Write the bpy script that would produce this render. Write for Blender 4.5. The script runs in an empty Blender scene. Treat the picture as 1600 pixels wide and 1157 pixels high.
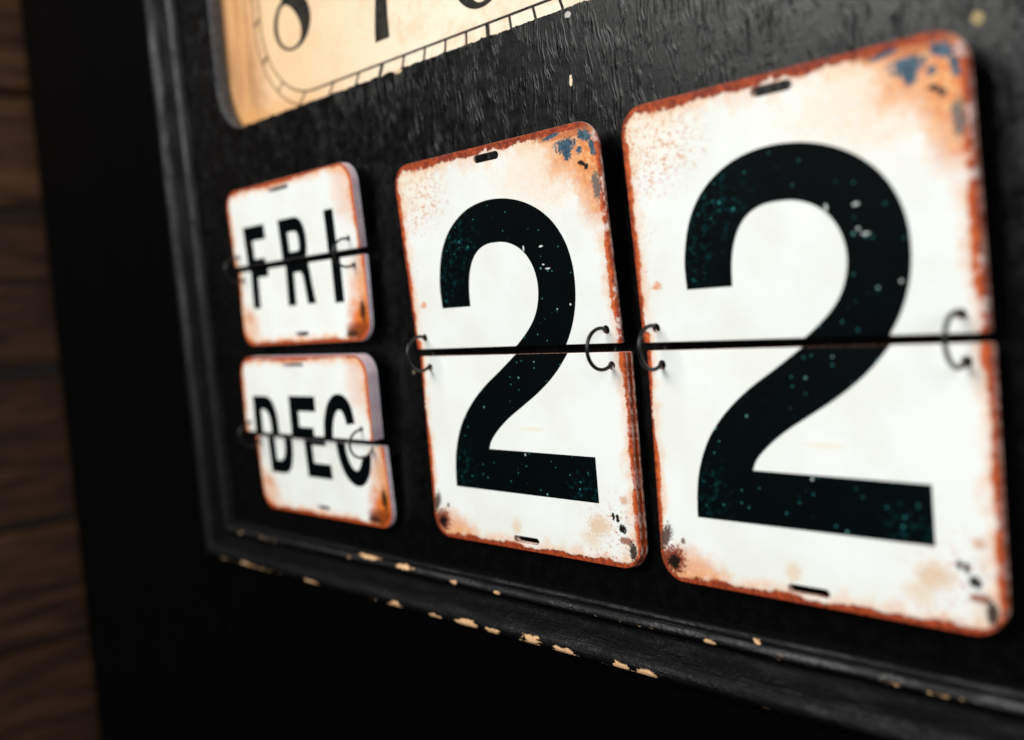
import bpy, bmesh, math, random
from mathutils import Matrix, Vector, noise as mnoise
from mathutils.geometry import tessellate_polygon

SC = bpy.context.scene
COL = SC.collection
random.seed(22)
MM = 0.001

# ------------------------------------------------------------------ camera
cam_d = bpy.data.cameras.new('camera')
cam = bpy.data.objects.new('camera', cam_d)
COL.objects.link(cam)
cam.matrix_world = Matrix((
    (0.6905973, 0.0252989, 0.7227969, 0.3245839),
    (0.7181222, 0.0946883, -0.6894452, -0.2617226),
    (-0.0858826, 0.9951855, 0.0472237, 0.0194958),
    (0, 0, 0, 1)))
cam_d.sensor_width = 36.0
cam_d.lens = 36.0 * 1555 / 1600
cam_d.shift_y = -45.0 / 1600
cam_d.clip_start = 0.01
cam_d.clip_end = 50
cam_d.dof.use_dof = True
cam_d.dof.focus_distance = 0.352
cam_d.dof.aperture_fstop = 4.6
SC.camera = cam

# ------------------------------------------------------------------ light of the room
world = bpy.data.worlds.new('World')
SC.world = world
world.use_nodes = True
bg = world.node_tree.nodes['Background']
bg.inputs[0].default_value = (0.80, 0.90, 1.0, 1)
bg.inputs[1].default_value = 0.012

def area(name, loc, target, sx, sy, power, col):
    l = bpy.data.lights.new(name, 'AREA')
    l.shape = 'RECTANGLE'; l.size = sx; l.size_y = sy; l.energy = power; l.color = col
    o = bpy.data.objects.new(name, l)
    COL.objects.link(o)
    o.location = loc
    o.rotation_euler = (Vector(target) - Vector(loc)).to_track_quat('-Z', 'Y').to_euler()
    return o

area('window_light', (-0.34, -1.42, 0.92), (0.10, 0, 0.02), 1.10, 0.90, 35.0, (1.0, 0.99, 0.965))
area('room_light', (1.35, -0.85, 0.55), (0.0, 0, 0.0), 0.80, 0.80, 14.0, (0.90, 0.94, 1.0))

SC.view_settings.view_transform = 'Standard'
SC.view_settings.look = 'None'
SC.view_settings.exposure = 0.0
SC.view_settings.gamma = 1.0

# ------------------------------------------------------------------ node helpers
def s2l(c):
    return tuple(((v / 255) / 12.92 if v / 255 <= 0.04045 else ((v / 255 + 0.055) / 1.055) ** 2.4) for v in c) + (1,)

class G:
    """small wrapper for writing node graphs as expressions"""
    def __init__(s, name):
        s.m = bpy.data.materials.new(name); s.m.use_nodes = True
        s.t = s.m.node_tree; s.b = s.t.nodes['Principled BSDF']
        s.tc = s.t.nodes.new('ShaderNodeTexCoord')
    def put(s, sock, v):
        if isinstance(v, bpy.types.NodeSocket): s.t.links.new(v, sock)
        else: sock.default_value = v
    def op(s, o, a, b=0.0, c=0.0, clamp=False):
        n = s.t.nodes.new('ShaderNodeMath'); n.operation = o; n.use_clamp = clamp
        s.put(n.inputs[0], a); s.put(n.inputs[1], b); s.put(n.inputs[2], c)
        return n.outputs[0]
    def add(s, *a):
        r = a[0]
        for x in a[1:]: r = s.op('ADD', r, x)
        return r
    def sub(s, a, b): return s.op('SUBTRACT', a, b)
    def mul(s, *a):
        r = a[0]
        for x in a[1:]: r = s.op('MULTIPLY', r, x)
        return r
    def mn(s, *a):
        r = a[0]
        for x in a[1:]: r = s.op('MINIMUM', r, x)
        return r
    def mx(s, *a):
        r = a[0]
        for x in a[1:]: r = s.op('MAXIMUM', r, x)
        return r
    def inv(s, a): return s.op('SUBTRACT', 1.0, a)
    def step(s, v, a, b, lo=0.0, hi=1.0):
        n = s.t.nodes.new('ShaderNodeMapRange'); n.interpolation_type = 'SMOOTHSTEP'
        if a > b: a, b, lo, hi = b, a, hi, lo
        s.put(n.inputs[0], v)
        n.inputs[1].default_value = a; n.inputs[2].default_value = b
        n.inputs[3].default_value = lo; n.inputs[4].default_value = hi
        return n.outputs[0]
    def xyz(s, v):
        n = s.t.nodes.new('ShaderNodeSeparateXYZ'); s.put(n.inputs[0], v); return n.outputs
    def vec(s, x, y, z=0.0):
        n = s.t.nodes.new('ShaderNodeCombineXYZ')
        for i, a in enumerate((x, y, z)): s.put(n.inputs[i], a)
        return n.outputs[0]
    def noise(s, v, scale, detail=3.0, rough=0.55, dist=0.0):
        n = s.t.nodes.new('ShaderNodeTexNoise'); s.put(n.inputs['Vector'], v)
        n.inputs['Scale'].default_value = scale; n.inputs['Detail'].default_value = detail
        n.inputs['Roughness'].default_value = rough; n.inputs['Distortion'].default_value = dist
        return n.outputs['Fac']
    def voro(s, v, scale, rnd=1.0):
        n = s.t.nodes.new('ShaderNodeTexVoronoi'); s.put(n.inputs['Vector'], v)
        n.inputs['Scale'].default_value = scale; n.inputs['Randomness'].default_value = rnd
        return n.outputs['Distance'], n.outputs['Color']
    def mix(s, f, a, b):
        n = s.t.nodes.new('ShaderNodeMix'); n.data_type = 'RGBA'
        s.put(n.inputs[0], f); s.put(n.inputs[6], a); s.put(n.inputs[7], b)
        return n.outputs[2]
    def blob(s, x, z, cx, cz, rx, rz, jit, soft=0.25, ang=0.0):
        """irregular patch: 1 inside an ellipse whose outline is shaken by jit (about -1..1)"""
        dx = s.sub(x, cx); dz = s.sub(z, cz)
        if ang:
            c, n = math.cos(ang), math.sin(ang)
            dx, dz = s.add(s.mul(dx, c), s.mul(dz, n)), s.sub(s.mul(dz, c), s.mul(dx, n))
        dx = s.mul(dx, 1.0 / rx); dz = s.mul(dz, 1.0 / rz)
        d = s.op('SQRT', s.add(s.mul(dx, dx), s.mul(dz, dz)))
        return s.step(s.add(d, jit), 1.0 + soft, 1.0 - soft)
    def bump(s, h, strength=1.0, dist=0.001):
        n = s.t.nodes.new('ShaderNodeBump'); s.put(n.inputs['Height'], h)
        n.inputs['Strength'].default_value = strength; n.inputs['Distance'].default_value = dist
        s.t.links.new(n.outputs[0], s.b.inputs['Normal'])
    def out(s, col, rough=0.5, spec=0.5, metal=0.0):
        s.put(s.b.inputs['Base Color'], col); s.put(s.b.inputs['Roughness'], rough)
        s.put(s.b.inputs['Specular IOR Level'], spec); s.put(s.b.inputs['Metallic'], metal)
        return s.m

# ------------------------------------------------------------------ materials
def card_material(name, w, h, up, small):
    """enamelled tin flap: white face, rust creeping in from the three free edges"""
    g = G(name)
    o = g.xyz(g.tc.outputs['Object'])
    x = g.mul(o[0], 1000.0)
    z = g.mul(g.op('ABSOLUTE', o[2]), 1000.0)
    P = g.vec(x, z, 3.0 if up else 11.0)
    n1 = g.sub(g.noise(P, 0.16, 4), 0.5)
    n2 = g.sub(g.noise(P, 0.55, 4, 0.65), 0.5)
    n3 = g.sub(g.noise(P, 1.9, 3, 0.6), 0.5)
    n4 = g.sub(g.noise(P, 1.0, 4, 0.7), 0.5)
    jit = g.add(g.mul(n1, 1.2), g.mul(n2, 1.1), g.mul(n3, 0.5))
    xr = g.sub(w, x); zt = g.sub(h, z)
    r = 9.0
    qx = g.sub(g.op('ABSOLUTE', g.sub(x, w / 2)), w / 2 - r)
    qz = g.sub(z, h - r)
    ax = g.mx(qx, 0.0); az = g.mx(qz, 0.0)
    sd = g.sub(g.add(g.op('SQRT', g.add(g.mul(ax, ax), g.mul(az, az))), g.mn(g.mx(qx, qz), 0.0)), r)
    d = g.mul(sd, -1.0)
    if small: wl, wr, wt = 1.5, 1.5, 1.5
    elif up: wl, wr, wt = 1.15, 1.35, 2.8
    else: wl, wr, wt = 1.1, 1.9, 1.9
    # every edge has its own rim width; the rounded corners follow the outline
    m = g.mn(g.mul(x, 1 / wl), g.mul(xr, 1 / wr), g.mn(g.mul(zt, 1 / wt), g.mul(d, 1 / ((wl + wt) / 2))))
    rim = g.step(g.add(m, g.mul(jit, 1.2), g.mul(g.sub(g.noise(P, 0.07, 3), 0.5), 2.6)), 1.2, 0.85)
    halo = g.step(g.add(m, g.mul(n1, 6.0), g.mul(n2, 2.5)), 3.4, 0.4)
    base = g.mix(g.step(g.noise(P, 0.045, 3), 0.35, 0.7), s2l((243, 245, 241)), s2l((236, 238, 230)))
    fine = g.step(n3, 0.17, 0.26)
    base = g.mix(g.mul(fine, 0.10), base, s2l((190, 170, 140)))
    c = g.mix(g.mul(halo, 0.85 if small else 0.6), base, g.mix(g.step(n2, -0.2, 0.25), s2l((246, 204, 150)), s2l((226, 122, 48))))
    orange = g.mix(g.step(n2, -0.22, 0.2), s2l((244, 186, 128)), s2l((222, 118, 42)))
    speck = g.step(g.add(g.mul(n2, 1.0), g.mul(n3, 0.9)), 0.13, 0.24)
    darksp = g.step(g.add(g.mul(n3, 1.2), g.mul(n2, 0.6)), 0.24, 0.30)
    def patch(c, col, f, cx, cz, rx, rz, soft=0.3, ja=0.9, ang=0.0):
        j = g.mul(jit, ja) if max(rx, rz) > 6 else g.add(g.mul(jit, ja), g.mul(n4, 2.6))
        return g.mix(g.mul(g.blob(x, z, cx, cz, rx, rz, j, soft, ang), f), c, col)
    if small and up:
        c = patch(c, orange, 0.45, w - 6, h - 10, 9, 14, 0.7)
        c = g.mix(g.mul(g.blob(x, z, w, h - 12, 10, 18, g.mul(jit, .6), 0.6), speck, 0.5), c, s2l((190, 96, 44)))
    elif small:
        c = patch(c, orange, 0.85, w - 1, h - 14, 12, 22, 0.55)
        c = patch(c, s2l((226, 112, 22)), 0.95, w - 3, h - 7, 12, 10, 0.5)
        c = patch(c, s2l((120, 48, 12)), 0.85, w - 5, h - 4, 13, 4.5, 0.3)
        c = patch(c, s2l((35, 18, 8)), 0.95, w - 4.5, h - 13, 2.2, 5.0, 0.3)
        c = patch(c, s2l((40, 22, 8)), 0.8, w - 14, h - 3.5, 5, 1.3, 0.3)
        c = patch(c, orange, 0.55, 7, h - 9, 8, 9, 0.6)
        c = patch(c, s2l((215, 130, 80)), 0.5, 7, h - 15, 4, 3, 0.5)
    elif up:
        # rust bleeding out of the far upper corner
        c = patch(c, s2l((246, 216, 178)), 0.65, 90, 65, 25, 14, 0.75, 1.1)
        c = patch(c, orange, 0.85, 100, 67, 15, 11, 0.5, 1.1)
        c = patch(c, orange, 0.85, 106, 58, 7, 17, 0.5, 0.8)
        c = g.mix(g.mul(g.blob(x, z, 92, 62, 28, 17, n1, 0.6), fine, 0.55), c, s2l((214, 140, 84)))
        sp2 = g.step(g.add(g.mul(n2, 1.0), g.mul(n3, 0.9)), 0.03, 0.15)
        c = g.mix(g.mul(g.blob(x, z, 11, 64, 17, 15, n1, 0.6), sp2, 0.9), c, s2l((216, 136, 62)))
        c = patch(c, s2l((247, 226, 190)), 0.35, 8, 68, 15, 10, 0.7)
        c = g.mix(g.mul(g.blob(x, z, 12, 62, 16, 14, n1, 0.5), g.step(g.add(g.mul(n3, 1.2), g.mul(n2, 0.6)), 0.18, 0.25), 0.85), c, s2l((92, 56, 34)))
        c = g.mix(g.mul(g.blob(x, z, 3, 40, 6, 34, n1, 0.6), speck, 0.65), c, s2l((222, 140, 80)))
        c = patch(c, s2l((226, 140, 74)), 0.8, 8, 18, 1.6, 1.5, 0.4, 0.8)
    else:
        c = g.mix(g.mul(g.blob(x, z, 99, 64, 15, 13, n1, 0.6), g.mx(speck, g.mul(g.mx(n2, 0.0), 2.2)), 1.0), c, s2l((200, 108, 52)))
        c = patch(c, s2l((226, 190, 150)), 0.75, 91.5, 61, 4.6, 3.6, 0.5)
        c = patch(c, s2l((230, 205, 165)), 0.6, 87.5, 66, 4.0, 3.2, 0.6)
        c = patch(c, s2l((228, 200, 158)), 0.65, 49.5, 66, 2.4, 2.8, 0.6)
        c = patch(c, s2l((214, 150, 100)), 0.7, 104, 51, 1.8, 1.5, 0.5)
        c = g.mix(g.mul(g.blob(x, z, 100, 65, 14, 12, n1, 0.5), darksp, 1.0), c, s2l((58, 36, 24)))
        for cx, cz, rx, rz in ((98.6, 57, .7, 1.2), (100.4, 57.6, .8, 1.4), (102.4, 61, 1.7, 1.5)):
            c = patch(c, s2l((22, 16, 12)), 1.0, cx, cz, rx, rz, 0.2, 0.8)
        c = g.mix(g.mul(g.blob(x, z, 9, 70, 13, 6, g.mul(jit, 1.2), 0.6), 0.75), c, orange)
        c = patch(c, s2l((240, 228, 196)), 0.5, 62, 28, 6, 0.8, 0.5, 0.5)
    # solid rust rim, dark to bright
    deep = g.mix(g.step(g.add(n2, g.mul(n3, 0.6)), -0.18, 0.25), s2l((112, 34, 12)), s2l((196, 80, 28)))
    deep = g.mix(g.mul(g.step(g.add(m, g.mul(n2, 1.5)), 0.2, 1.0), g.step(zt, wt * 0.8, wt * 2.0), 0.75), deep, s2l((222, 104, 40)))
    if not small:
        deep = g.mix(g.mul(g.step(xr, 5, 1.0), g.step(g.add(n1, g.mul(n2, 0.5)), 0.02, 0.12), 0.7 if up else 0.2), deep, s2l((226, 214, 204)))
    else:
        deep = g.mix(0.4, deep, s2l((206, 92, 26)))
    c = g.mix(rim, c, deep)
    bare = 0.0
    if up and not small:
        c = patch(c, s2l((196, 112, 60)), 0.9, 100, 71.5, 18, 1.2, 0.35, 0.9)
        blue = g.mix(g.step(n2, -0.2, 0.2), s2l((26, 56, 76)), s2l((74, 104, 122)))
        for cx, cz, rx, rz, a in ((95.2, 68.2, 5.2, 2.3, 0.0), (95.6, 65.8, 2.2, 2.6, 0.0), (104.2, 70.0, 3.4, 2.0, -.3),
                                  (101.0, 65.6, 1.4, 1.3, 0), (106.8, 66.0, 1.1, 3.0, .2), (89.0, 72.0, 4.2, .7, .15)):
            c = patch(c, blue, 1.0, cx, cz, rx, rz, 0.12, 0.75, a)
        for cx, cz, rx, rz, a in ((101.6, 61.2, 1.7, .8, -.3), (103.4, 59.8, 1.1, .9, .5)):
            c = patch(c, s2l((18, 14, 14)), 1.0, cx, cz, rx, rz, 0.15, 0.7, a)
        c = patch(c, s2l((112, 100, 92)), 0.95, 106.9, 53.0, 1.7, 4.8, 0.2, 0.7)
    if not up and not small:
        c = patch(c, s2l((128, 50, 20)), 0.95, 5.0, 68.0, 5.0, 4.6, 0.25, 0.7)
        c = patch(c, s2l((84, 62, 54)), 0.95, 2.6, 60.5, 2.2, 4.6, 0.25, 0.7, 0.40)
        c = patch(c, s2l((26, 15, 11)), 1.0, 5.4, 68.6, 2.5, 2.3, 0.25, 0.6)
        c = patch(c, s2l((96, 60, 40)), 0.85, 9.5, 61.5, 1.0, .9, 0.25, 0.8)
        c = patch(c, s2l((140, 62, 26)), 0.85, 103.5, 65, 2.6, 1.0, 0.3, 0.9)
        c = patch(c, s2l((34, 22, 14)), 0.95, 106.4, 68.4, 1.5, 3.0, 0.25, 0.7)
    g.bump(g.sub(g.mul(n3, g.add(0.12, g.mul(rim, 1.2))), g.mul(rim, 0.9)), 0.6, 0.0003)
    return g.out(c, g.mix(rim, (0.42,) * 3 + (1,), (0.6,) * 3 + (1,)), 0.35)

def edge_material(name, a, b):
    g = G(name)
    n = g.noise(g.tc.outputs['Object'], 420, 3)
    return g.out(g.mix(g.step(n, 0.35, 0.65), s2l(a), s2l(b)), 0.5, 0.3)

def print_material(name, dense):
    """flat black enamel print, pin-holed: teal and white flecks"""
    g = G(name)
    o = g.xyz(g.tc.outputs['Object'])
    x = g.mul(o[0], 1000.0); z = g.mul(o[2], 1000.0)
    P = g.vec(x, z, 0.0)
    c = g.mix(g.noise(P, 0.08, 2), s2l((1, 3, 4)), s2l((2, 9, 11)))
    if dense:
        area_m = g.mx(g.blob(x, z, 29, 42, 14, 13, 0.0, 0.7), g.blob(x, z, 24, 26, 7, 9, 0.0, 0.8),
                      g.blob(x, z, 22, -46, 7, 10, 0.0, 0.7), g.blob(x, z, 86, -48, 7, 7, 0.0, 0.7))
        d, col = g.voro(P, 0.40); k = g.xyz(col)
        big = g.mul(g.step(g.sub(d, g.mul(k[0], 0.28)), 0.05, -0.02), g.step(g.add(area_m, g.mul(g.noise(P, 0.2, 2), 0.5)), 0.72, 0.98), g.step(k[1], 0.35, 0.5))
        c = g.mix(g.mul(big, 0.65), c, g.mix(k[2], s2l((10, 62, 66)), s2l((52, 140, 140))))
        mist = g.mul(area_m, g.step(g.noise(P, 0.4, 5, 0.7), 0.50, 0.70))
        c = g.mix(g.mul(mist, 0.40), c, s2l((16, 84, 86)))
        d2, col2 = g.voro(P, 0.19); k2 = g.xyz(col2)
        dots = g.mul(g.step(d2, 0.105, 0.055), g.step(k2[0], 0.42, 0.5))
        c = g.mix(dots, c, g.mix(g.step(k2[1], .3, .8), s2l((96, 150, 146)), s2l((214, 222, 214))))
        d3, col3 = g.voro(g.vec(x, z, 9.0), 0.45); k3 = g.xyz(col3)
        c = g.mix(g.mul(g.step(d3, 0.16, 0.10), g.step(k3[0], 0.7, 0.75), 0.7), c, s2l((60, 140, 138)))
        # chipped spots along the bowl
        for cx, cz, rx, rz in ((78, 35.5, 1.0, .36), (78, 29.0, .5, .36), (80, 27.4, 1.1, .36), (69.2, 35.6, .4, 1.0)):
            c = g.mix(g.blob(x, z, cx, cz, rx, rz, g.mul(g.sub(g.noise(P, 1.2, 2), .5), 1.6), 0.2), c, s2l((205, 216, 210)))
    else:
        d, col = g.voro(P, 0.11); k = g.xyz(col)
        c = g.mix(g.mul(g.step(d, 0.13, 0.03), g.step(k[0], 0.72, 0.8), .6), c, s2l((120, 78, 46)))
    return g.out(c, 0.5, 0.05)

def black_paint(name, strands):
    g = G(name)
    o = g.xyz(g.tc.outputs['Object'])
    x = g.mul(o[0], 1000.0); z = g.mul(o[2], 1000.0); y = g.mul(o[1], 1000.0)
    c = g.mix(g.noise(g.vec(x, z, y), 0.03, 3), s2l((1.5, 1.8, 2.1)), s2l((3.5, 4, 4.4)))
    if strands:
        wob = g.mul(g.sub(g.noise(g.vec(x, z, 5.0), 0.05, 2), 0.5), 7.0)
        V = g.vec(g.add(x, wob), g.mul(z, 0.06), 1.0)
        a = g.noise(V, 0.46, 2.0, 0.5, 0.1)
        ridge = g.inv(g.op('ABSOLUTE', g.mul(g.sub(a, 0.5), 9.0)))
        ridge = g.op('POWER', g.mx(ridge, 0.0), 2.6)
        b = g.noise(g.vec(g.add(x, g.mul(wob, 1.4)), g.mul(z, 0.14), 8.0), 0.62, 2.0)
        ridge2 = g.op('POWER', g.mx(g.inv(g.op('ABSOLUTE', g.mul(g.sub(b, 0.5), 8.0))), 0.0), 2.0)
        brk = g.step(g.noise(g.vec(x, g.mul(z, 0.45), 2.0), 0.13, 3), 0.48, 0.62)
        brk2 = g.step(g.noise(g.vec(x, g.mul(z, 0.35), 6.0), 0.22, 3), 0.46, 0.62)
        brush = g.noise(g.vec(g.mul(x, 0.07), z, 0.0), 1.4, 3)
        H = g.add(g.mul(ridge, brk, 1.0), g.mul(ridge2, brk2, 0.45), g.mul(brush, 0.12), g.mul(g.noise(g.vec(x, g.mul(z, .2), 0.), 1.6, 3), 0.25), g.mul(g.noise(g.vec(x, z, 0.), 2.6, 3), 0.06))
        for cx, cz, rx, rz, col in CHIPS:
            c = g.mix(g.blob(x, z, cx, cz, rx, rz, g.mul(g.sub(g.noise(g.vec(x, z, 0.), .8, 2), .5), 1.2), .2), c, s2l(col))
        g.bump(H, 0.30, 0.0006)
        return g.out(c, g.step(g.noise(g.vec(x, z, 0.), .2, 3), .3, .7, .25, .36), 0.33)
    H = g.add(g.noise(g.vec(x, z, y), 0.5, 4), g.mul(g.noise(g.vec(x, z, y), 2.2, 3), .4))
    g.bump(H, 0.5, 0.0006)
    return g.out(c, 0.42, 0.035)

CHIPS = [(91.0, 91.5, 0.7, 1.9, (236, 214, 186)), (227.5, 78.0, 1.6, 1.8, (150, 130, 80)),
         (222.0, 52.0, 1.0, 1.2, (150, 110, 70)), (-12.0, -10.0, .8, 1.0, (120, 110, 90)),
         (41.0, 118.4, 1.8, .7, (232, 205, 172)), (-4.0, 115.6, 2.4, .8, (222, 190, 150)),
         (92.0, 114.0, 1.4, 1.1, (190, 184, 176))]

def moulding_material(name, bottom):
    """black paint worn through to pale wood on the arrises; UV = metres along, metres across"""
    g = G(name)
    uv = g.xyz(g.tc.outputs['UV'])
    u = g.mul(uv[0], 1000.0); s = g.mul(uv[1], 1000.0)
    P = g.vec(u, s, 4.0)
    na = g.sub(g.noise(P, 0.11, 4, 0.6), 0.5); nb = g.sub(g.noise(g.vec(g.mul(u, .5), s, 1.), 0.75, 3, 0.6), 0.5)
    c = g.mix(g.noise(P, 0.05, 3), s2l((3, 3.4, 4)), s2l((8, 9, 10)))
    edge = g.mx(g.step(g.op('ABSOLUTE', g.sub(s, 20.6)), 2.2, .3), g.mul(g.step(g.op('ABSOLUTE', g.sub(s, 5.8)), 2.0, .3), .8))
    run = g.step(g.noise(g.vec(u, 0., 3.), 0.018, 2), .40, .58)
    chip = g.step(g.add(g.mul(edge, .33 if bottom else .20), g.mul(nb, .75), g.mul(na, .75), g.mul(run, .14 if bottom else .06)), .50, .55)
    if bottom:
        for cu, cs, ru, rs in ((55.5, 18.9, 4.2, 2.3), (21.8, 19.6, 5.0, 1.7), (36.2, 19.8, 3.2, 1.5), (71., 20.0, 4.6, 1.4), (95.6, 19.8, 3.0, 1.6), (105., 20.0, 3.2, 1.6), (4, 20.2, 3, 1.0),
                               (-22, 20.2, 4.2, 1.7), (-83., 20.2, 5., 1.4), (-140, 20.2, 5., 1.2), (-24., 4.2, 5.0, 1.0), (8.5, 6., 1.8, 1.1), (-52, 3.4, 7., .8), (34, 6., 1.8, .8), (132, 6.2, 1.6, 1.0), (150, 3., 1.4, 1.0)):
            chip = g.mx(chip, g.blob(u, s, cu, cs, ru, rs, g.add(g.mul(na, 2.0), g.mul(nb, 2.6)), .12))
    c = g.mix(chip, c, g.mix(g.noise(P, .4, 3), s2l((214, 160, 104)), s2l((240, 202, 158))))
    scr = g.noise(g.vec(g.mul(u, .06), s, 0.), 1.6, 3)
    H = g.add(g.mul(scr, .7), g.mul(g.noise(P, .45, 4), .9), g.mul(g.noise(P, 1.8, 3), .5), g.mul(chip, -.7))
    g.bump(H, 0.6, 0.0006)
    # handled arrises are polished, hollows stay dull and dusty
    pol = g.mx(g.step(g.op('ABSOLUTE', g.sub(s, 17.4)), 3.6, 1.6, 0.0, 0.8 if not bottom else 0.35), g.step(g.op('ABSOLUTE', g.sub(s, 5.2)), 2.2, 0.8), g.mul(g.step(g.op('ABSOLUTE', g.sub(s, 2.2)), 1.2, 0.5), .7))
    patchy = g.step(g.add(g.noise(g.vec(g.mul(u, .15), s, 2.), .35, 4), g.mul(nb, .5)), .38, .66)
    return g.out(c, g.mix(chip, g.mix(patchy, (.50,) * 3 + (1,), (.34,) * 3 + (1,)), (.75,) * 3 + (1,)), g.add(.05, g.mul(pol, g.add(.22, g.mul(patchy, .3))), g.mul(patchy, .04)))

def dial_material():
    g = G('aged_dial_paper')
    o = g.xyz(g.tc.outputs['Object'])
    x = g.mul(o[0], 1000.0); z = g.mul(o[2], 1000.0)
    P = g.vec(x, z, 0.)
    n1 = g.noise(P, .035, 4, .6); n2 = g.noise(P, .22, 4, .6); n3 = g.noise(P, 1.2, 3)
    c = g.mix(g.step(x, -125, 40), s2l((238, 202, 158)), s2l((246, 232, 208)))
    c = g.mix(g.mul(g.step(g.add(n1, g.mul(n2, .4)), .62, .86), .5), c, s2l((236, 190, 148)))
    c = g.mix(g.mul(g.step(n2, .60, .74), .30), c, s2l((228, 168, 128)))
    left = g.step(g.add(x, g.mul(g.sub(n2, .5), 22.)), -112, -138)
    streak = g.noise(g.vec(x, g.mul(z, .12), 0.), .16, 3)
    c = g.mix(g.mul(left, .72), c, g.mix(g.step(streak, .38, .62), s2l((164, 96, 26)), s2l((206, 146, 84))))
    low = g.mul(g.step(g.add(z, g.mul(n2, 12.)), 137, 124), g.step(x, -40, -110))
    c = g.mix(g.mul(low, .6), c, s2l((224, 160, 92)))
    c = g.mix(g.mul(g.step(n3, .62, .72), .12), c, s2l((150, 110, 70)))
    g.bump(n3, .2, .0002)
    return g.out(c, .6, .25)

def ink_material():
    g = G('faded_dial_ink')
    n = g.noise(g.tc.outputs['Object'], 300, 4, .6)
    o = g.xyz(g.tc.outputs['Object'])
    # the print has rubbed away towards the lower corner of the dial
    worn = g.mul(g.step(g.add(g.mul(o[0], 1000.), g.mul(o[2], 1100.), g.mul(n, 30.)), 88, 30), .7)
    return g.out(g.mix(worn, g.mix(g.step(n, .35, .7), s2l((18, 18, 15)), s2l((50, 45, 36))), s2l((176, 138, 92))), .6, .2)

def wood_material():
    g = G('brown_wood')
    info = g.t.nodes.new('ShaderNodeObjectInfo')
    rnd = info.outputs['Random']
    o = g.xyz(g.tc.outputs['Object'])
    y = g.mul(o[1], 1000.); z = g.add(g.mul(o[2], 1000.), g.mul(rnd, 500.))
    V = g.vec(g.mul(y, .10), z, g.mul(rnd, 40.))
    gr = g.noise(V, .12, 5, .6, .6); fine = g.noise(V, .7, 3)
    c = g.mix(g.step(gr, .3, .7), s2l((34, 20, 10)), s2l((120, 82, 52)))
    c = g.mix(g.mul(g.step(rnd, .2, .9), .55), c, s2l((40, 25, 13)))
    c = g.mix(g.mul(fine, .4), c, s2l((36, 22, 11)))
    c = g.mix(g.step(g.noise(g.vec(g.mul(y, .5), z, 2.), .022, 2), .60, .74), c, s2l((38, 22, 12)))
    g.bump(g.add(gr, g.mul(fine, .4)), .5, .002)
    return g.out(c, .6, .3)

M = {}
HD, HS, WD, WS = 74.9, 37.6, 110.0, 110.6
M['digit_u'] = card_material('rusty_enamel_digit_upper', WD, HD, True, False)
M['digit_l'] = card_material('rusty_enamel_digit_lower', WD, HD, False, False)
M['small_u'] = card_material('rusty_enamel_word_upper', WS, HS, True, True)
M['small_l'] = card_material('rusty_enamel_word_lower', WS, HS, False, True)
M['edge_d'] = edge_material('card_edge_rusty', (132, 62, 34), (214, 178, 160))
M['edge_s'] = edge_material('card_edge_white', (214, 205, 214), (236, 230, 236))
M['print_d'] = print_material('flecked_black_print', True)
M['print_s'] = print_material('black_print', False)
M['panel'] = black_paint('crackled_black_paint', True)
M['black'] = black_paint('flat_black_paint', False)
M['mould'] = moulding_material('worn_black_moulding', False)
M['mould_b'] = moulding_material('chipped_black_moulding', True)
M['dial'] = dial_material()
M['ink'] = ink_material()
M['wood'] = wood_material()
M['lit_edge'] = edge_material('lit_grey_edge_paint', (52, 56, 60), (92, 96, 100))  # black panel edge coloured grey: light on the opening's side wall painted in
g = G('black_wire'); M['wire'] = g.out(g.mix(g.noise(g.tc.outputs['Object'], 900, 3), s2l((7, 8, 8)), s2l((22, 22, 21))), .34, .4)

# ------------------------------------------------------------------ mesh helpers
def link(name, me, parent=None, mats=()):
    o = bpy.data.objects.new(name, me)
    COL.objects.link(o)
    for m in mats: me.materials.append(m)
    if parent: o.parent = parent
    return o

def tag(o, label, cat, group=None, kind=None):
    o['label'] = label; o['category'] = cat
    if group: o['group'] = group
    if kind: o['kind'] = kind
    return o

def plate(loops, thick, bevel, front_y=0.0):
    """solid plate in the XZ plane from closed 2-D loops (mm; first the outline, then holes); front face towards -Y"""
    cu = bpy.data.curves.new('tmp', 'CURVE')
    cu.dimensions = '2D'; cu.fill_mode = 'BOTH'
    cu.extrude = max(thick / 2 - bevel, 0) * MM; cu.bevel_depth = bevel * MM; cu.bevel_resolution = 1
    cu.offset = -bevel * MM
    for lp in loops:
        sp = cu.splines.new('POLY'); sp.points.add(len(lp) - 1)
        for p, q in zip(sp.points, lp): p.co = (q[0] * MM, q[1] * MM, 0, 1)
        sp.use_cyclic_u = True
    ob = bpy.data.objects.new('tmp', cu); COL.objects.link(ob)
    dg = bpy.context.evaluated_depsgraph_get()
    me = bpy.data.meshes.new_from_object(ob.evaluated_get(dg))
    bpy.data.objects.remove(ob); bpy.data.curves.remove(cu)
    me.transform(Matrix.Translation((0, (front_y + thick / 2) * MM, 0)) @ Matrix.Rotation(math.pi / 2, 4, 'X'))
    me.materials.clear()
    bm = bmesh.new(); bm.from_mesh(me); bmesh.ops.remove_doubles(bm, verts=bm.verts, dist=1e-6)
    bmesh.ops.recalc_face_normals(bm, faces=bm.faces); bm.to_mesh(me); bm.free()
    for p in me.polygons: p.material_index = 0 if p.normal.y < -0.9 else 1
    return me

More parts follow.
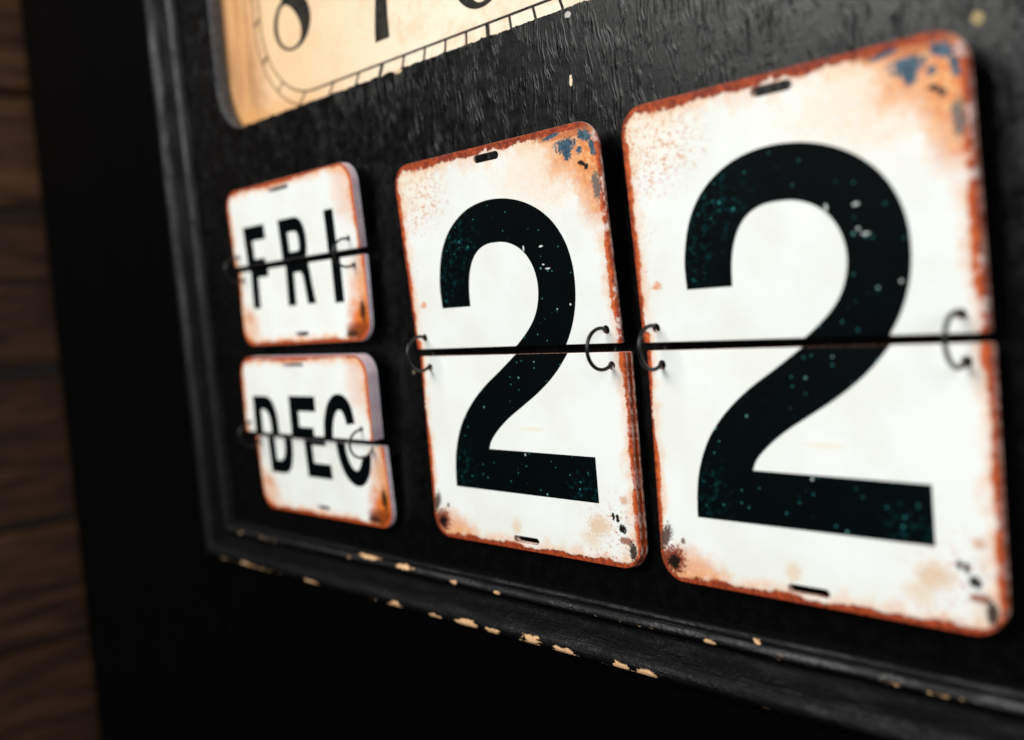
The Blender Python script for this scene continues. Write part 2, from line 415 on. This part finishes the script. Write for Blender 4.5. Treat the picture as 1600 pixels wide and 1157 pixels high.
def flat(polys, y):
    """flat print: list of (outline, holes...) loops in mm, one sheet facing -Y at depth y (mm)"""
    vs, fs = [], []
    for loops in polys:
        b = len(vs)
        pts = [Vector((a, c, 0)) for lp in loops for a, c in lp]
        for t in tessellate_polygon([[Vector((a, c, 0)) for a, c in lp] for lp in loops]):
            i, j, k = t
            n = (pts[j] - pts[i]).cross(pts[k] - pts[i]).z
            fs.append((b + i, b + j, b + k) if n > 0 else (b + i, b + k, b + j))
        vs += [(q.x * MM, y * MM, q.y * MM) for q in pts]
    me = bpy.data.meshes.new('print'); me.from_pydata(vs, [], fs); me.update()
    return me

def cr(pts, n=6):
    """Catmull-Rom through an open run of points"""
    out = []
    P = [pts[0]] + list(pts) + [pts[-1]]
    for i in range(1, len(P) - 2):
        for k in range(n):
            t = k / n
            q = []
            for a in (0, 1):
                p0, p1, p2, p3 = P[i - 1][a], P[i][a], P[i + 1][a], P[i + 2][a]
                q.append(.5 * (2 * p1 + (p2 - p0) * t + (2 * p0 - 5 * p1 + 4 * p2 - p3) * t * t + (3 * p1 - p0 - 3 * p2 + p3) * t ** 3))
            out.append(tuple(q))
    out.append(tuple(pts[-1]))
    return out

def arc(cx, cz, rx, rz, a0, a1, n=14):
    return [(cx + rx * math.cos(math.radians(a0 + (a1 - a0) * i / n)), cz + rz * math.sin(math.radians(a0 + (a1 - a0) * i / n))) for i in range(n + 1)]

def circ(cx, cz, r, n=14): return arc(cx, cz, r, r, 0, 360 - 360 / n, n - 1)

def slot(cx, cz, L, hgt):
    r = hgt / 2
    return arc(cx + L / 2 - r, cz, r, r, -90, 90, 6) + arc(cx - L / 2 + r, cz, r, r, 90, 270, 6)

def card_loops(w, h, up, holes, sl, r=9.0):
    """flap outline: square at the hinge edge (z = 0), rounded at the free edge, outline a little uneven"""
    s = 1 if up else -1
    o = [(0.4, 0), (w - 0.4, 0), (w, .4)] + arc(w - r, h - r, r, r, 0, 90, 12) + arc(r, h - r, r, r, 90, 180, 12) + [(0, .4)]
    o = [(a, b * s) for a, b in o]
    return [o] + [circ(hx, s * hz, 1.5) for hx, hz in holes] + [[(a, b * s) for a, b in slot(*sl)]]

# ------------------------------------------------------------------ large structure: plank wall, case
wall = bpy.data.objects.new('plank_wall', None); COL.objects.link(wall)
wall.location = (-0.62, 0, -0.40)
tag(wall, 'dim brown wall of wide horizontal wooden planks beside the black calendar case', 'wall')
zs = [-0.41, -0.258, -0.150, -0.013, 0.132, 0.236, 0.345, 0.47]
for a, b in zip(zs[:-1], zs[1:]):
    bm = bmesh.new()
    bmesh.ops.create_cube(bm, size=1)
    bmesh.ops.scale(bm, verts=bm.verts, vec=(0.03, 1.15, b - a - 0.006))
    bmesh.ops.bevel(bm, geom=list(bm.edges), offset=0.004, segments=2, affect='EDGES')
    me = bpy.data.meshes.new('plank'); bm.to_mesh(me); bm.free()
    o = link('plank', me, wall, [M['wood']])
    o.location = (-0.015 + random.uniform(-.003, .003), 0.30, (a + b) / 2 + 0.40)

case = bpy.data.objects.new('calendar_case', None); COL.objects.link(case)
tag(case, 'black painted wooden calendar clock case with worn moulding and cream clock dial', 'calendar')

# panel with the dial opening (ragged where the veneer was cut)
OL, OR, OB, OT = -157.2, 243.0, 116.6, 366.0
def ragged(a, b, amp, step):
    n = max(int(math.dist(a, b) / step), 2); out = []
    nx, nz = (b[1] - a[1]) / math.dist(a, b), -(b[0] - a[0]) / math.dist(a, b)
    for i in range(n):
        t = i / n
        k = amp * (mnoise.noise((a[0] + t * (b[0] - a[0])) * Vector((.22, 0, 0)) + Vector((0, 3.1, 0))) + .7 * mnoise.noise((a[0] + t * (b[0] - a[0])) * Vector((.9, 0, 0))))
        out.append((a[0] + t * (b[0] - a[0]) + nx * k, a[1] + t * (b[1] - a[1]) + nz * k))
    return out
opening = ragged((OL + 20, OB), (OR - 22, OB), 0.75, 0.9) + arc(OR - 22, OB + 22, 22, 22, -90, 0) + arc(OR - 22, OT - 22, 22, 22, 0, 90) + arc(OL + 22, OT - 22, 22, 22, 90, 180) + arc(OL + 20, OB + 30, 20, 30, 180, 268)
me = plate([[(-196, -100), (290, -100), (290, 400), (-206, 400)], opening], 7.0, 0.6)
link('front_panel', me, case, [M['panel'], M['lit_edge']])

# moulding: four mitred lengths with one carved profile (s across from the inside, proud height)
PROF = [(0, -1.0), (0.4, 1.6), (1.2, 2.6), (2.4, 3.0), (3.2, 2.7), (3.8, 3.4), (4.8, 4.3), (6.0, 4.4), (7.0, 3.7), (7.6, 2.5), (8.4, 2.2), (10.2, 2.6), (12.5, 4.4), (14.4, 6.8),
        (15.2, 7.4), (15.8, 8.3), (17.2, 9.2), (19.0, 9.5), (20.4, 9.1), (21.0, 8.2), (21.2, 6.0), (21.3, -1.0)]
S = 21.3
INN = [(-182.5, -91.5), (271, -91.5), (271, 388), (-194, 388)]
OUT = [(-206.5, -112.8), (294, -112.8), (294, 410), (-219, 410)]
def moulding(i, mat):
    j = (i + 1) % 4
    a0, a1, b0, b1 = map(Vector, (INN[i], OUT[i], INN[j], OUT[j]))
    L = (b0 - a0).length; n = int(L / 3.0)
    vs, fs, uv = [], [], []
    off = a0.x if i == 0 else (a0.y if i == 1 else 600)
    K = len(PROF)
    for k in range(n + 1):
        t = k / n
        for q, (s, z) in enumerate(PROF):
            p = (a0 + (a1 - a0) * s / S) * (1 - t) + (b0 + (b1 - b0) * s / S) * t
            w = mnoise.noise(Vector((k * .11, s * .25, i * 7.))) * .35 + mnoise.noise(Vector((k * .5, s * .4, i * 3.))) * .16
            if 0 < q < K - 1: z = z + w
            vs.append((p.x * MM, -z * MM, p.y * MM)); uv.append(((off + t * L) * MM, s * MM))
    for k in range(n):
        for q in range(K - 1):
            a = k * K + q
            fs.append((a, a + 1, a + K + 1, a + K))
    me = bpy.data.meshes.new('moulding'); me.from_pydata(vs, [], fs)
    ul = me.uv_layers.new(name='UVMap')
    for lp in me.loops: ul.data[lp.index].uv = uv[lp.vertex_index]
    bm = bmesh.new(); bm.from_mesh(me); bmesh.ops.recalc_face_normals(bm, faces=bm.faces)
    if sum(f.normal.y * f.calc_area() for f in bm.faces) > 0: bmesh.ops.reverse_faces(bm, faces=bm.faces)
    bm.to_mesh(me); bm.free()
    for p in me.polygons: p.use_smooth = True
    me.set_sharp_from_angle(angle=math.radians(50))
    return link('moulding', me, case, [mat])
for i in range(4): moulding(i, M['mould_b'] if i == 0 else M['mould'])

def slab(name, quad, y0, y1, bev=0.5):
    """flat board: quad of (u, v) in mm, from y0 (front) to y1 (back)"""
    bm = bmesh.new()
    f = [bm.verts.new((a * MM, y0 * MM, b * MM)) for a, b in quad]
    k = [bm.verts.new((a * MM, y1 * MM, b * MM)) for a, b in quad]
    bm.faces.new(f); bm.faces.new(k[::-1])
    for i in range(4): bm.faces.new((f[i], k[i], k[(i + 1) % 4], f[(i + 1) % 4]))
    bmesh.ops.recalc_face_normals(bm, faces=bm.faces)
    bmesh.ops.bevel(bm, geom=list(bm.edges), offset=bev * MM, segments=2, affect='EDGES')
    me = bpy.data.meshes.new(name); bm.to_mesh(me); bm.free()
    return link(name, me, case, [M['black']])
slab('stile', [(-422, -380), (-204, -380), (-216.5, 560), (-426, 560)], -2.0, 60)
slab('stile', [(292.3, -380), (420, -380), (420, 560), (292.3, 560)], -2.0, 60)
slab('rail', [(-206, -380), (292, -380), (292, -110.5), (-206, -110.5)], -1.6, 58)
slab('rail', [(-218, 408.5), (292, 408.5), (292, 560), (-218, 560)], -1.6, 58)

# dial, recessed behind the panel
DY = 8.0
me = plate([[(-170, 105), (255, 105), (255, 380), (-170, 380)]], 3.0, 0.2, DY)
dial = link('clock_dial', me, case, [M['dial'], M['dial']])
dial['label'] = 'aged cream clock dial with black numerals set into the black panel'
CX, CZ = 43.3, 241.5
def eight(x0, z0):
    w, h = 33.0, 54.0
    L, R_ = [], []
    for i in range(61):
        z = h * i / 60
        a = max(0, 1 - ((z - 15.5) / 15.5) ** 2) ** .5 * 16.5
        b = max(0, 1 - ((z - 41.5) / 12.5) ** 2) ** .5 * 13.6
        k = max(a, b, 7.0 if 24 < z < 34 else 0)
        L.append((x0 - k, z0 + z)); R_.append((x0 + k, z0 + z))
    out = L[::-1] + R_
    lo = [(x0 - 3.2 - .20 * (b - 14) + a * (1 - .018 * (b - 14)), z0 + b) for a, b in arc(0, 14.2, 9.8, 12.4, 0, 350, 30)]
    hi = [(x0 + 1.0 - .2 * (b - 42) + a, z0 + b) for a, b in arc(0, 42.2, 8.2, 9.6, 0, 350, 26)]
    return [[(a, z0 + (b - z0) * .86) for a, b in lp] for lp in (out, lo, hi)]
def seven(x0, z0):
    return [cr([(x0 - 5.6, z0), (x0 - 4.4, z0 + 10), (x0 - 1.2, z0 + 24), (x0 + 6, z0 + 38), (x0 + 13, z0 + 46)], 5) + [(x0 - 12, z0 + 46), (x0 - 14, z0 + 38), (x0 - 16, z0 + 38), (x0 - 15, z0 + 54), (x0 + 16, z0 + 54), (x0 + 16, z0 + 50)] +
            cr([(x0 + 10, z0 + 38), (x0 + 6, z0 + 24), (x0 + 4.8, z0 + 10), (x0 + 4.8, z0)], 5)]
def six(x0, z0):
    o = arc(x0, z0 + 16, 16, 16, 20, -200, 40) + [(x0 - 14, z0 + 34), (x0 - 4, z0 + 48), (x0 + 12, z0 + 54), (x0 + 13, z0 + 52), (x0 - 1, z0 + 45), (x0 - 7, z0 + 34), (x0 - 6.6, z0 + 28), (x0 + 2, z0 + 31), (x0 + 11, z0 + 27)]
    return [o, arc(x0 + .5, z0 + 15.5, 8.6, 13.4, 0, 350, 30)]
for f, x0, z0 in ((eight, -92.5, 146.0), (seven, -22.6, 134.0), (six, CX - 2.5, 131.0)):
    link('numeral', flat([f(x0, z0)], DY - .12), dial, [M['ink']])
def ribbon(path, wdt, y, closed=False):
    """thin flat printed line along a path"""
    vs, fs = [], []; n = len(path)
    for i, p in enumerate(path):
        a = Vector(path[(i - 1) % n] if closed else path[max(i - 1, 0)]); b = Vector(path[(i + 1) % n] if closed else path[min(i + 1, n - 1)])
        t = (b - a).normalized(); q = Vector((-t.y, t.x)) * wdt / 2
        vs += [((p[0] + q.x) * MM, y * MM, (p[1] + q.y) * MM), ((p[0] - q.x) * MM, y * MM, (p[1] - q.y) * MM)]
    for i in range(n if closed else n - 1):
        j = (i + 1) % n
        fs.append((2 * i, 2 * i + 1, 2 * j + 1, 2 * j))
    me = bpy.data.meshes.new('print'); me.from_pydata(vs, [], fs); me.update()
    return me
TRK = ((164.5, 117.2, 42.0), (170.5, 123.8, 48.0))
def rrpath(hw, hh, r):
    pa = []
    for cx, cz, a0 in ((-1, -1, 180), (1, -1, 270), (1, 1, 0), (-1, 1, 90)):
        pa += arc(CX + cx * (hw - r), CZ + cz * (hh - r), r, r, a0, a0 + 90, 16)
    return pa
for t in TRK: link('minute_track', ribbon(rrpath(*t), 1.0, DY - .10, True), dial, [M['ink']])
def meet(dx, dz, hw, hh, r):
    """where a ray from the dial's centre crosses the rounded track"""
    lo, hi = 0.0, 300.0
    for _ in range(40):
        t = (lo + hi) / 2
        qx, qz = abs(dx * t) - (hw - r), abs(dz * t) - (hh - r)
        sd = math.hypot(max(qx, 0), max(qz, 0)) + min(max(qx, qz), 0) - r
        if sd < 0: lo = t
        else: hi = t
    return lo
for k in range(60):
    a = math.radians(6 * k + 270)
    dx, dz = math.cos(a), math.sin(a)
    t0, t1 = meet(dx, dz, *TRK[0]), meet(dx, dz, *TRK[1])
    p0, p1 = (CX + dx * t0, CZ + dz * t0), (CX + dx * t1, CZ + dz * t1)
    if p0[1] < 215 and p0[0] < 125:
        link('minute_tick', ribbon([p0, p1], 2.2 if k % 5 == 0 else 1.2, DY - .14), dial, [M['ink']])

# ------------------------------------------------------------------ printed glyphs (mm, card coordinates)
def sx(p, k=1.035): return [(55.4 + (a - 55.4) * k, b) for a, b in p]
outer = sx([(20.9, 16.2), (21.0, 24.7), (23.1, 34.0), (26.0, 40.3), (30.0, 45.4), (35.0, 49.4), (41.2, 52.6), (48.0, 54.4), (55.3, 55.0), (63.6, 54.2), (71.1, 52.1), (77.5, 48.9), (82.6, 44.9), (86.4, 40.2), (89.1, 34.7), (90.6, 28.4), (90.8, 21.8), (90.0, 15.3), (88.3, 9.5), (86.0, 4.5), (83.2, 0.0)])
inner = sx([(37.0, 16.2), (37.5, 22.5), (38.8, 28.2), (41.2, 33.2), (44.8, 36.8), (49.5, 38.8), (54.8, 39.2), (60.0, 38.7), (64.7, 37.0), (68.6, 34.2), (71.4, 30.4), (73.0, 26.0), (73.4, 21.1), (72.4, 15.8), (70.2, 11.0), (66.8, 6.8), (62.3, 2.8), (58.6, 0.0)])
TWO_U = [[cr(outer, 5) + cr(inner, 5)[::-1]]]
lo_l = sx([(57.0, 0.0), (48.2, -6.0), (39.3, -11.8), (31.7, -18.0), (25.7, -24.6), (21.8, -31.0), (19.0, -38.6), (17.8, -45.7), (17.4, -53.0)])
lo_r = sx([(38.4, -36.7), (40.0, -33.3), (44.2, -29.0), (50.2, -24.4), (57.3, -20.1), (65.4, -15.2), (72.3, -10.3), (77.6, -5.6), (82.6, 0.0)])
TWO_L = [[cr(lo_l, 5) + sx([(91.3, -53.0), (91.3, -36.7)]) + cr(lo_r, 5)]]
FRI_U = [[[(13.4, 0), (30, 0), (30, 2.0), (20.2, 2.0), (20.2, 12.0), (32.8, 12.0), (32.8, 18.3), (13.4, 18.3)]],
         [[(46.8, 0), (66.4, 0), (67.6, 2)] + cr([(68.4, 5.5), (68.5, 10.5), (67, 15.2), (63.6, 17.9), (59.5, 18.5)], 4) + [(46.8, 18.5)],
          [(53.2, 2.6), (60.6, 2.6)] + cr([(62.4, 3.6), (62.9, 7), (62.5, 10.6), (61.2, 12.4), (58.6, 12.8)], 4) + [(53.2, 12.8)]],
         [[(86.0, 0), (92.4, 0), (92.9, 18.6), (86.5, 18.6)]]]
FRI_L = [[[(12.8, 0), (29, 0), (29, -3.2), (18.9, -3.2), (18.9, -18.6), (12.8, -18.6)]],
         [[(46.2, 0), (65.8, 0)] + cr([(65.4, -1.4), (66.2, -4), (67.2, -10), (69.2, -18.7)], 4) + cr([(63.2, -18.7), (61.6, -10), (60.6, -5.4), (58.6, -3.2)], 4) + [(52.2, -3.4), (52.2, -18.8), (46.0, -18.8)]],
         [[(85.2, 0), (91.6, 0), (92.2, -19.4), (85.8, -19.4)]]]
DEC_U = [[[(10.0, 0), (16.6, 0), (16.6, 12.0)] + cr([(20.2, 12.2), (23.6, 10.2), (25.4, 6), (25.8, 0)], 4) + cr([(32.0, 0), (31.6, 7.5), (29.2, 14), (25.6, 17.2), (21, 18.0)], 4) + [(10.2, 18.0)]],
         [[(44.4, 0), (63.4, 0), (63.4, 3.6), (51.2, 3.6), (51.2, 12.0), (66.4, 12.0), (66.4, 18.4), (44.4, 18.4)]],
         [cr([(72.6, 0), (73.8, 8), (77.2, 15), (81.8, 18.8), (86.6, 19.9), (91.4, 18.8), (95.4, 14.8), (97.4, 7.6)], 5) + cr([(91.6, 6.8), (90.2, 10.6), (88.4, 12.8), (86.2, 13.4), (83.6, 12.2), (81, 8.6), (79.6, 4.5), (79.0, 0)], 5)]]
DEC_L = [[[(12.0, 0), (17.8, 0), (17.8, -12.2)] + cr([(21.8, -12.2), (25.4, -10.4), (27.4, -6), (28.0, 0)], 4) + cr([(34.4, 0), (33.6, -7.5), (31.0, -14), (27.2, -17.2), (22, -17.9)], 4) + [(12.0, -17.9)]],
         [[(46.2, 0), (64, 0), (64, -2.0), (52.0, -2.0), (52.0, -11.6), (66.4, -11.6), (66.4, -17.9), (46.2, -17.9)]],
         [cr([(73.6, 0), (74.6, -7.5), (77.8, -14.2), (82.4, -18.2), (87.6, -19.5), (92.8, -17.8), (97.4, -12.6), (99.6, -5.2)], 5) + cr([(93.6, -5.6), (91.8, -9.6), (89.6, -12.2), (87.2, -13.0), (84.4, -11.8), (82, -8.6), (80.6, -4.5), (80.2, 0)], 5)]]

def embolden(polys, k):
    """grow every outline by k mm (holes shrink); points on the hinge edge stay on it"""
    res = []
    for loops in polys:
        new = []
        for li, lp in enumerate(loops):
            lp = [p for i, p in enumerate(lp) if math.dist(p, lp[i - 1]) > 1e-4]
            A = sum(lp[i - 1][0] * p[1] - p[0] * lp[i - 1][1] for i, p in enumerate(lp))
            sg = (1 if A > 0 else -1) * (1 if li == 0 else -1)
            q = []
            for i, p in enumerate(lp):
                a, b = Vector(lp[i - 1]), Vector(lp[(i + 1) % len(lp)]); c = Vector(p)
                d1, d2 = (c - a).normalized(), (b - c).normalized()
                n1, n2 = Vector((d1.y, -d1.x)), Vector((d2.y, -d2.x))
                m = n1 + n2
                m = m / max(m.length_squared / 2, 0.5)
                w = c + m * k * sg
                q.append((w.x, 0.0 if abs(p[1]) < 1e-6 else w.y))
            new.append(q)
        res.append(new)
    return res
FRI_U, FRI_L, DEC_U, DEC_L = (embolden(p, 0.4) for p in (FRI_U, FRI_L, DEC_U, DEC_L))

# ------------------------------------------------------------------ flip cards
HOLD = [(5.8, 4.7), (103.4, 4.7)]; HOLS = [(4.6, 4.6), (102.2, 4.6)]
ME = {
    'du': plate(card_loops(WD, HD, True, HOLD, (55.5, 70.4, 13.4, 2.8)), 1.1, 0.22),
    'dl': plate(card_loops(WD, HD, False, HOLD, (54.0, 70.8, 13.6, 2.4)), 1.1, 0.22),
    'su': plate(card_loops(WS, HS, True, HOLS, (50.5, 33.6, 18, 1.7)), 1.0, 0.2),
    'sl': plate(card_loops(WS, HS, False, HOLS, (55.0, 33.0, 11.5, 1.8)), 1.0, 0.2)}
for k, a, b in (('du', 'digit_u', 'edge_d'), ('dl', 'digit_l', 'edge_d'), ('su', 'small_u', 'edge_s'), ('sl', 'small_l', 'edge_s')):
    ME[k].materials.append(M[a]); ME[k].materials.append(M[b])

def flip(kind, u0, vh, zh, zf, label, glyph, pname, behind, gap, du, blabel, sw=1.0):
    """kind: mesh; hinge edge at height vh (mm) standing zh proud, free edge zf proud"""
    h = HD if kind[0] == 'd' else HS
    up = kind[1] == 'u'
    ang = math.atan2(zf - zh, h) * (1 if up else -1)
    o = bpy.data.objects.new('flip_card', ME[kind]); COL.objects.link(o)
    o.location = (u0 * MM, -zh * MM, vh * MM); o.rotation_euler = (ang, 0, 0)
    o.scale.x = sw
    tag(o, label, 'flip card', 'number cards' if kind[0] == 'd' else 'word cards')
    for poly in glyph:
        link(pname, flat([poly], -0.10), o, [M['print_d'] if kind[0] == 'd' else M['print_s']])
    for i in range(behind):
        b = bpy.data.objects.new('flip_card', ME[kind]); COL.objects.link(b)
        k = i + 1
        b.location = ((u0 + du * k + random.uniform(-.15, .15)) * MM, (-zh + gap * k) * MM, (vh + random.uniform(-.2, .2) + (0 if up else -.25)) * MM)
        b.rotation_euler = (ang * (1 - .06 * k), 0, 0); b.scale.x = sw
        tag(b, blabel.replace('spare card', ('spare card directly', 'second spare card', 'third spare card', 'fourth spare card', 'rearmost spare card')[i]) if behind > 1 else blabel, 'flip card', 'spare cards stacked behind the front cards')
    return o

flip('du', 0.0, 0.0, 6.3, 10.7, 'upper half of the number 2 card directly beside the FRI card', TWO_U, 'numeral', 0, 1.3, .3, '')
flip('dl', 0.0, -3.0, 5.2, 5.1, 'lower half of the number 2 card directly beside the DEC card', TWO_L, 'numeral', 1, 1.9, .7, 'rusty spare card behind the lower number 2 half beside DEC')
flip('du', 120.9, 0.0, 8.8, 12.0, 'upper half of the outer number 2 card, separated from FRI by the other 2', TWO_U, 'numeral', 1, 1.35, .3, 'rusty spare card behind the upper half of the outer number 2', 0.982)
flip('dl', 120.9, -2.6, 7.4, 8.6, 'lower half of the outer number 2 card, separated from DEC by the other 2', TWO_L, 'numeral', 1, 1.5, .1, 'rusty spare card behind the lower half of the outer number 2', 0.982)
flip('su', -141.2, 45.2, 8.2, 10.0, 'upper half of the small white day card reading FRI', FRI_U, 'letter', 2, 1.05, .1, 'white spare card stacked behind the upper FRI half')
flip('sl', -141.2, 42.2, 6.6, 7.0, 'lower half of the small white day card reading FRI with rusty corner', FRI_L, 'letter', 1, 1.1, .1, 'white spare card stacked behind the lower FRI half')
flip('su', -141.2, -38.9, 11.0, 10.9, 'upper half of the small white month card reading DEC', DEC_U, 'letter', 4, 1.05, .1, 'white spare card stacked behind the upper DEC half')
flip('sl', -140.6, -42.0, 6.1, 4.6, 'lower half of the small white month card reading DEC with rusty corner', DEC_L, 'letter', 1, 1.1, .15, 'white spare card stacked behind the lower DEC half')

# ------------------------------------------------------------------ wire rings through the hinge holes
def ring_mesh(r, wr):
    vs, fs = [], []
    n, m = 48, 10
    for i in range(n):
        a = 2 * math.pi * i / n
        for j in range(m):
            b = 2 * math.pi * j / m
            rr = r + wr * math.cos(b)
            vs.append((wr * math.sin(b) * MM, -rr * math.cos(a) * MM, rr * math.sin(a) * MM))
    for i in range(n):
        for j in range(m):
            fs.append((i * m + j, ((i + 1) % n) * m + j, ((i + 1) % n) * m + (j + 1) % m, i * m + (j + 1) % m))
    me = bpy.data.meshes.new('wire_ring'); me.from_pydata(vs, [], fs)
    bm = bmesh.new(); bm.from_mesh(me); bmesh.ops.recalc_face_normals(bm, faces=bm.faces); bm.to_mesh(me); bm.free()
    for p in me.polygons: p.use_smooth = True
    me.materials.append(M['wire'])
    return me
RD, RS = ring_mesh(7.0, .66), ring_mesh(6.2, .55)
for me, u, y, v, yaw, lab in (
        (RD, 5.8, -9.6, -1.5, 3, 'black wire ring on the edge of the first number 2 facing the FRI card'),
        (RD, 103.4, -9.6, -1.5, -2, 'black wire ring on the first number 2 beside the gap to the outer 2'),
        (RD, 120.9 + 5.7, -11.6, -1.3, 2, 'black wire ring on the outer number 2 beside the gap to the first 2'),
        (RD, 120.9 + 101.5, -11.6, -1.3, -3, 'black wire ring on the outer number 2 at its far edge from FRI'),
        (RS, -141.2 + 4.6, -10.4, 43.7, 2, 'small black wire ring left of the F on the FRI card'),
        (RS, -141.2 + 102.2, -10.4, 43.7, -2, 'small black wire ring over the I of the FRI card'),
        (RS, -141.2 + 4.6, -11.4, -40.4, 0, 'small black wire ring left of the D on the DEC card'),
        (RS, -141.2 + 102.2, -11.4, -40.4, -3, 'small black wire ring over the C of the DEC card')):
    o = bpy.data.objects.new('wire_ring', me); COL.objects.link(o)
    o.location = (u * MM, y * MM, v * MM); o.rotation_euler = (0, 0, math.radians(yaw))
    tag(o, lab, 'ring', 'wire rings holding the flip cards')
